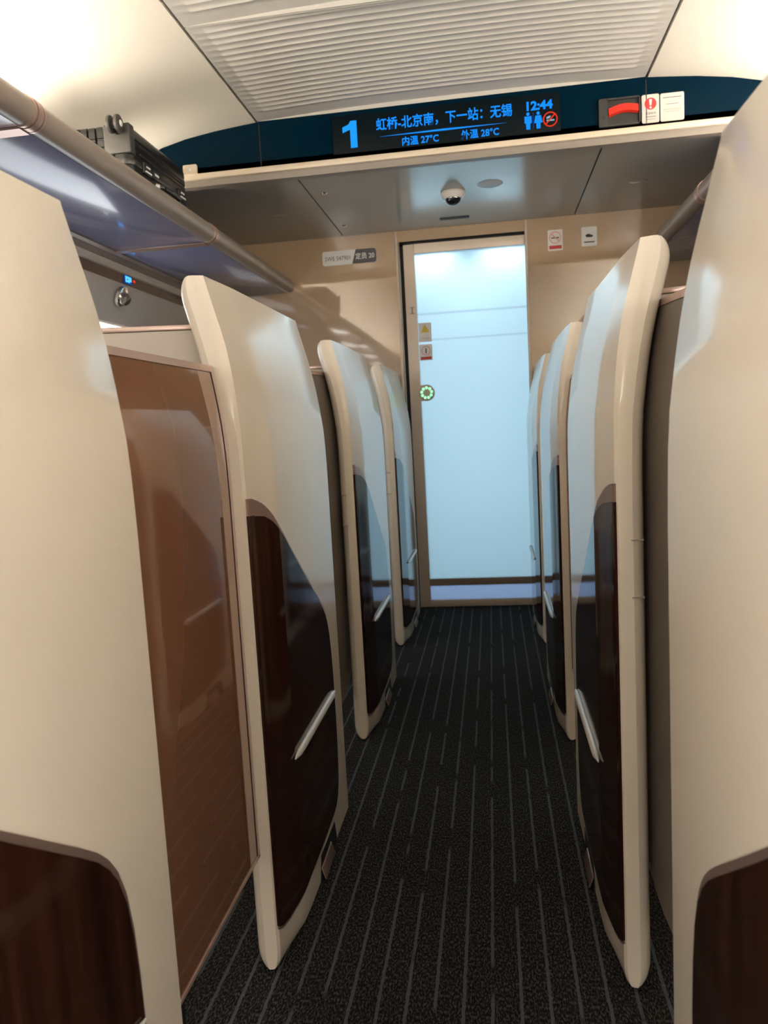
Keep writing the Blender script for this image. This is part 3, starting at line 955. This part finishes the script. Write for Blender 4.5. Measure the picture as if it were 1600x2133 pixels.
def shell_rings(sg, y0):
    zs = [0.008 + R_BOT * (1 - math.cos(a)) for a in [k * PI / 2 / 11 for k in range(12)]]
    zs[0] += 0.0003
    zs += [0.1, 0.25, 0.4, 0.55, 0.7, 0.8, 0.88, 0.92, 0.96, 1.0, 1.03, 1.06, 1.09, 1.12, 1.15, 1.18, 1.20]
    zs += [H_SHELL - R_TOP + R_TOP * math.sin(a) for a in [k * PI / 2 / 8 for k in range(9)]]
    rings = []
    for z in zs:
        kb = 1.0
        if z < 0.008 + R_BOT:
            t = 1 - (z - 0.008) / R_BOT
            kb = math.sqrt(max(0.0, 1 - t * t))
        kt = 1.0
        if z > H_SHELL - R_TOP:
            t = (z - (H_SHELL - R_TOP)) / R_TOP
            kt = math.sqrt(max(0.0, 1 - t * t))
        o = lean(z)
        ring = []
        for w, v in LOOP_IN + LOOP_OUT:
            wm = 0.327
            wi = w_in(v)
            if kb < 1:
                w = wm + (w - wm) * (1 - max(0.0, 1 - v / 0.16) * (1 - (0.36 + 0.64 * kb)))
            if z > 0.95 and w < 0.313:
                w += min(1.0, (z - 0.95) / 0.2) * (0.2955 + (w - 0.295) * 0.35 - w)
                wi = min(wi, w)
            if kt < 1:
                w = wi + (w - wi) * (0.45 + 0.55 * kt) if w > wi else w
            ring.append((XC + sg * (w + o), y0 + v, z))
        rings.append(ring)
    return rings


WOOD_HI = [(0.0, .888), (.02, .887), (.04, .882), (.066, .873), (.09, .860), (.11, .846), (.13, .829), (.19, .783), (.25, .738), (.324, .683), (.38, .642), (.42, .613), (.45, .590), (.47, .570), (.485, .548), (.498, .515), (.506, .470), (.510, .42), (.512, .35), (.513, .30)]
WOOD_LO = [(0.0, .088), (.02, .078), (.05, .072), (.10, .071), (.31, .074), (.43, .079), (.46, .086), (.48, .100), (.495, .125), (.504, .165), (.510, .22), (.513, .295)]


def inset_sheet(sg, y0, grow_hi, grow_lo, grow_y, lift, shrink=1.0):
    """a sheet that follows the inner face and the near corner of the shell"""
    vmax = 0.513
    cols = [0.004, 0.008, 0.014, 0.02, 0.03, 0.04, 0.05, 0.066, 0.08, 0.095, 0.11, 0.13, 0.16, 0.19, 0.22, 0.25, 0.29, 0.324, 0.36, 0.38, 0.40, 0.42, 0.44, 0.45, 0.46, 0.47, 0.478, 0.485, 0.492, 0.498, 0.503, 0.506, 0.510, 0.512, 0.5128]
    top, bot = [], []
    outer, inner = [], []
    for v in cols:
        hi = interp(v, WOOD_HI) + grow_hi(v)
        lo = interp(v, WOOD_LO) + grow_lo(v)
        if hi < lo + 0.002:
            hi = lo = (hi + lo) / 2
            hi += 0.001
            lo -= 0.001
        vv = v if v < 0.13 else 0.13 + (v - 0.13) * (vmax + grow_y - 0.13) / (vmax - 0.13)
        w = w_in(vv)
        zs = [lo + (hi - lo) * k / 10 for k in range(11)]
        outer.append([(XC + sg * (w - lift + lean(z)), y0 + vv - 0.6 * lift * max(0, 1 - v / 0.1), z) for z in zs])
        inner.append([(XC + sg * (w + 0.004 + lean(z)), y0 + vv + 0.0005, z) for z in zs])
    mb = MB()
    rings = [o + list(reversed(i)) for o, i in zip(outer, inner)]
    mb.loft(rings)
    return mb


def make_shell(sg, y0, label):
    t = thing('seat_shell', label, 'seat shell', (XC + sg * 0.327, y0 + 0.3, 0.0), 'cream seat shells along the aisle')
    body = build('shell_body', MB().loft(shell_rings(sg, y0)), MAT['cream'], t, sharp=24)
    trim = build('metal_trim', inset_sheet(sg, y0, lambda v: 0.0, lambda v: 0.0, 0.0, 0.0022), MAT['bronze'], t, sharp=30)
    gh = lambda v: -0.030 if v < 0.03 else -(0.030 - 0.022 * min(1, (v - 0.03) / 0.12))
    build('wood_panel', inset_sheet(sg, y0, gh, lambda v: 0.007, -0.005, 0.0042), MAT['wood'], t, sharp=3.2)
    # long silver pull bar
    bar = MB()
    xw = XC + sg * (0.295 - 0.007)
    rr = []
    for k in range(13):
        a = k / 12
        y = y0 + 0.118 + a * 0.385
        q = math.sqrt(max(0.03, 1 - (abs(2 * a - 1)) ** 12))
        rr.append([(xw + 0.0075 * q * math.cos(2 * PI * j / 14), y, 0.3635 + 0.0088 * q * math.sin(2 * PI * j / 14)) for j in range(14)])
    bar.loft(rr)
    build('pull_bar', bar, MAT['silver'], t)
    # cover plate outline on the nose
    xo = XC + sg * 0.353
    for z in (0.700, 0.795):
        cp = MB().box(min(XC + sg * 0.333, xo), max(XC + sg * 0.333, xo), y0 - 0.0026, y0 + 0.008, z - 0.0009, z + 0.0009)
        build('cover_seam', cp, MAT['cream_cap'], t)
    # black block painted as the shade of a foot notch, with hinged flap
    xi = XC + sg * 0.2945
    fm = MB()
    pts = [(y0 + 0.270, 0.0), (y0 + 0.450, 0.0), (y0 + 0.435, 0.060), (y0 + 0.290, 0.060)]
    a = [(xi - sg * 0.0008, y, z) for y, z in pts]
    b = [(xi + sg * 0.030, y, z) for y, z in pts]
    fm.loft([a, b])
    rec = build('foot_notch_shade', fm, MAT['black'], t)
    fl = MB().obox((xi - sg * 0.006, y0 + 0.330, 0.026), (0.0015, 0, 0), (0, 0.050, 0.003), (sg * 0.004, 0, 0.013))
    build('hinged_flap', fl, MAT['bronze'], rec, 0.001)
    # base foot
    build('base_foot', MB().box(XC + sg * 0.327 - 0.012, XC + sg * 0.327 + 0.012, y0 + 0.02, y0 + SL - 0.03, 0.0005, 0.02), MAT['black'], t)
    # transverse partition with rail, angled
    A = math.radians(14)
    p0 = Vector((XC + sg * 0.350, y0 + 0.090, 0))
    dirv = Vector((sg * math.cos(A), -math.sin(A), 0))
    nrm = Vector((-dirv.y, dirv.x, 0))
    ln = 1.02
    pm = MB().obox(p0 + dirv * ln / 2 + Vector((0, 0, 0.835)), dirv * ln / 2, nrm * 0.011, (0, 0, 0.355))
    pn = build('partition', pm, MAT['partition'], t, 0.002)
    build('partition_rail', MB().obox(p0 + dirv * ln / 2 + Vector((0, 0, 1.195)), dirv * ln / 2, nrm * 0.013, (0, 0, 0.0045)), MAT['pink'], pn, 0.002)
    return t


PITCH = 1.040
Y0 = 1.26
LAB_L = ['nearest cream seat shell on the left, cut by the left edge of the photo',
         'left cream seat shell with dark wood side panel, right behind the brown privacy door',
         'left cream seat shell just beyond the open gap, second to last before the end door',
         'farthest left cream seat shell, beside the door frame with the green button']
LAB_R = ['nearest cream seat shell on the right, cut by the right edge of the photo',
         'tall right cream seat shell with full rounded top, second from the camera',
         'right cream seat shell half hidden behind the tall second one',
         'farthest right cream seat shell, a thin sliver against the lit end door']
SHELLS = {}
for sg, labs in ((-1, LAB_L), (1, LAB_R)):
    first = make_shell(sg, Y0, labs[1])
    SHELLS[sg, 1] = first
    for k in (0, 2, 3):
        loc = Vector(first.location) + Vector((0, (k - 1) * PITCH, 0))
        if k == 3:
            loc.y -= 0.005
        SHELLS[sg, k] = copy_tree(first, loc, labs[k])


# ------------------------------------------------------------------ privacy doors
def privacy_door(sg, ya, yb, label, mat='brown_door', zb=0.235, zt=1.118):
    t = thing('privacy_door', label, 'door', (XC + sg * 0.33, (ya + yb) / 2, zb), 'sliding privacy doors of the seats')

    def slab(w0, w1, y0, y1, z0, z1, n=28):
        mb = MB()
        rings = []
        for k in range(n + 1):
            z = z0 + (z1 - z0) * k / n
            o = lean(z)
            rings.append([(XC + sg * (w0 + o), y0, z), (XC + sg * (w0 + o), y1, z), (XC + sg * (w1 + o), y1, z), (XC + sg * (w1 + o), y0, z)])
        mb.loft(rings)
        return mb
    build('door_panel', slab(0.3325, 0.345, ya, yb - 0.008, zb + 0.005, zt - 0.010), MAT[mat], t, sharp=30)
    fm = MB()
    for args in ((0.3305, 0.347, yb - 0.0085, yb, zb, zt), (0.3305, 0.347, ya, yb, zt - 0.011, zt), (0.3305, 0.347, ya, yb, zb, zb + 0.0055)):
        s = slab(*args)
        fm.add(s.v, s.f, True)
    build('door_frame', fm, MAT['pink'], t, sharp=30)
    em = slab(0.3318, 0.3326, yb - 0.0105, yb - 0.0085, zb + 0.005, zt - 0.011)
    build('seal_line', em, MAT['dark'], t, sharp=30)
    # floor runner carrying the leaf
    build('runner', MB().box(min(XC + sg * 0.338, XC + sg * 0.346), max(XC + sg * 0.338, XC + sg * 0.346), ya + 0.01, ya + 0.05, 0.0005, zb + 0.001), MAT['black'], t)
    return t


privacy_door(-1, 0.870, 1.2545, 'closed glossy brown privacy door between the two nearest left seat shells')
privacy_door(1, 1.912, 2.2945, 'closed privacy door between the second and third right seat shells')

# open leaves parked beside the shells: dark panels seen through the gaps
def gap_panel(sg, y0, t):
    mb = MB()
    path = [(0.362, 0.060), (0.366, 0.02), (0.372, -0.02), (0.382, -0.08), (0.396, -0.15), (0.414, -0.22)]
    rings = []
    n = len(path)
    for k, (w, v) in enumerate(path):
        zb = 0.20 + 0.05 * (k == 0) - 0.10 * (k / (n - 1))
        ring = []
        zs = [zb + (1.165 - zb) * j / 12 for j in range(13)]
        ring += [(XC + sg * (w + 0.8 * lean(z)), y0 + v, z) for z in zs]
        ring += [(XC + sg * (w + 0.012 + 0.8 * lean(z)), y0 + v + 0.002, z) for z in reversed(zs)]
        rings.append(ring)
    mb.loft(rings)
    pn = build('entry_panel', mb, MAT['taupe'], t, sharp=40)
    rings = []
    for w, v in path:
        o = 0.8 * lean(1.17)
        rings.append([(XC + sg * (w - 0.003 + o), y0 + v, 1.165), (XC + sg * (w + 0.015 + o), y0 + v, 1.165), (XC + sg * (w + 0.015 + o), y0 + v, 1.176), (XC + sg * (w - 0.003 + o), y0 + v, 1.176)])
    build('top_rail', MB().loft(rings), MAT['bronze'], pn, sharp=40)
    build('panel_foot', MB().box(min(XC + sg * 0.39, XC + sg * 0.40), max(XC + sg * 0.39, XC + sg * 0.40), y0 - 0.12, y0 - 0.10, 0.0005, 0.16), MAT['black'], pn)


gap_panel(1, Y0, SHELLS[1, 1])
gap_panel(-1, Y0 + PITCH, SHELLS[-1, 2])

# ------------------------------------------------------------------ vestibule behind the frosted door
VY0, VY1 = Y_END + 0.10, 5.5
struct('wall_vestibule', MB().box(-1.0, 0.8, VY1, VY1 + 0.02, 0, 2.2).box(-1.02, -1.0, VY0, VY1, 0, 2.2).box(0.8, 0.82, VY0, VY1, 0, 2.2).box(-1.0, -0.44, VY0, VY0 + 0.01, 0, 2.2).box(0.33, 0.8, VY0, VY0 + 0.01, 0, 2.2).box(-0.44, 0.33, VY0, VY0 + 0.01, 1.96, 2.2), MAT['vest'])
struct('floor', MB().box(-1.0, 0.8, Y_END + 0.1, VY1, -0.05, 0.0), MAT['vest'])
struct('ceiling', MB().box(-1.0, 0.8, VY0, VY1, 2.2, 2.22), MAT['vest'])
area_lamp('vestibule_lamp', (-0.10, 4.95, 1.2), (PI / 2, 0, PI), 1.3, 1.9, VEST_POWER, VEST_COLOR, 'cool blue light panel in the vestibule behind the frosted door', 'lamp')
for x, lab in ((-0.27, 'left vestibule downlight behind the frosted glass'), (0.10, 'right vestibule downlight behind the frosted glass')):
    ld = bpy.data.lights.new('vestibule_downlight', 'SPOT')
    ld.energy = 16.0
    ld.color = (0.85, 0.97, 1.0)
    ld.spot_size = math.radians(100)
    ld.spot_blend = 0.9
    ld.shadow_soft_size = 0.03
    lo = bpy.data.objects.new('vestibule_downlight', ld)
    lo.location = (x, YD + 0.16, 2.02)
    lo.rotation_euler = (math.radians(-20), 0, 0)
    COL.objects.link(lo)
    tag(lo, lab, 'lamp', 'vestibule downlights')
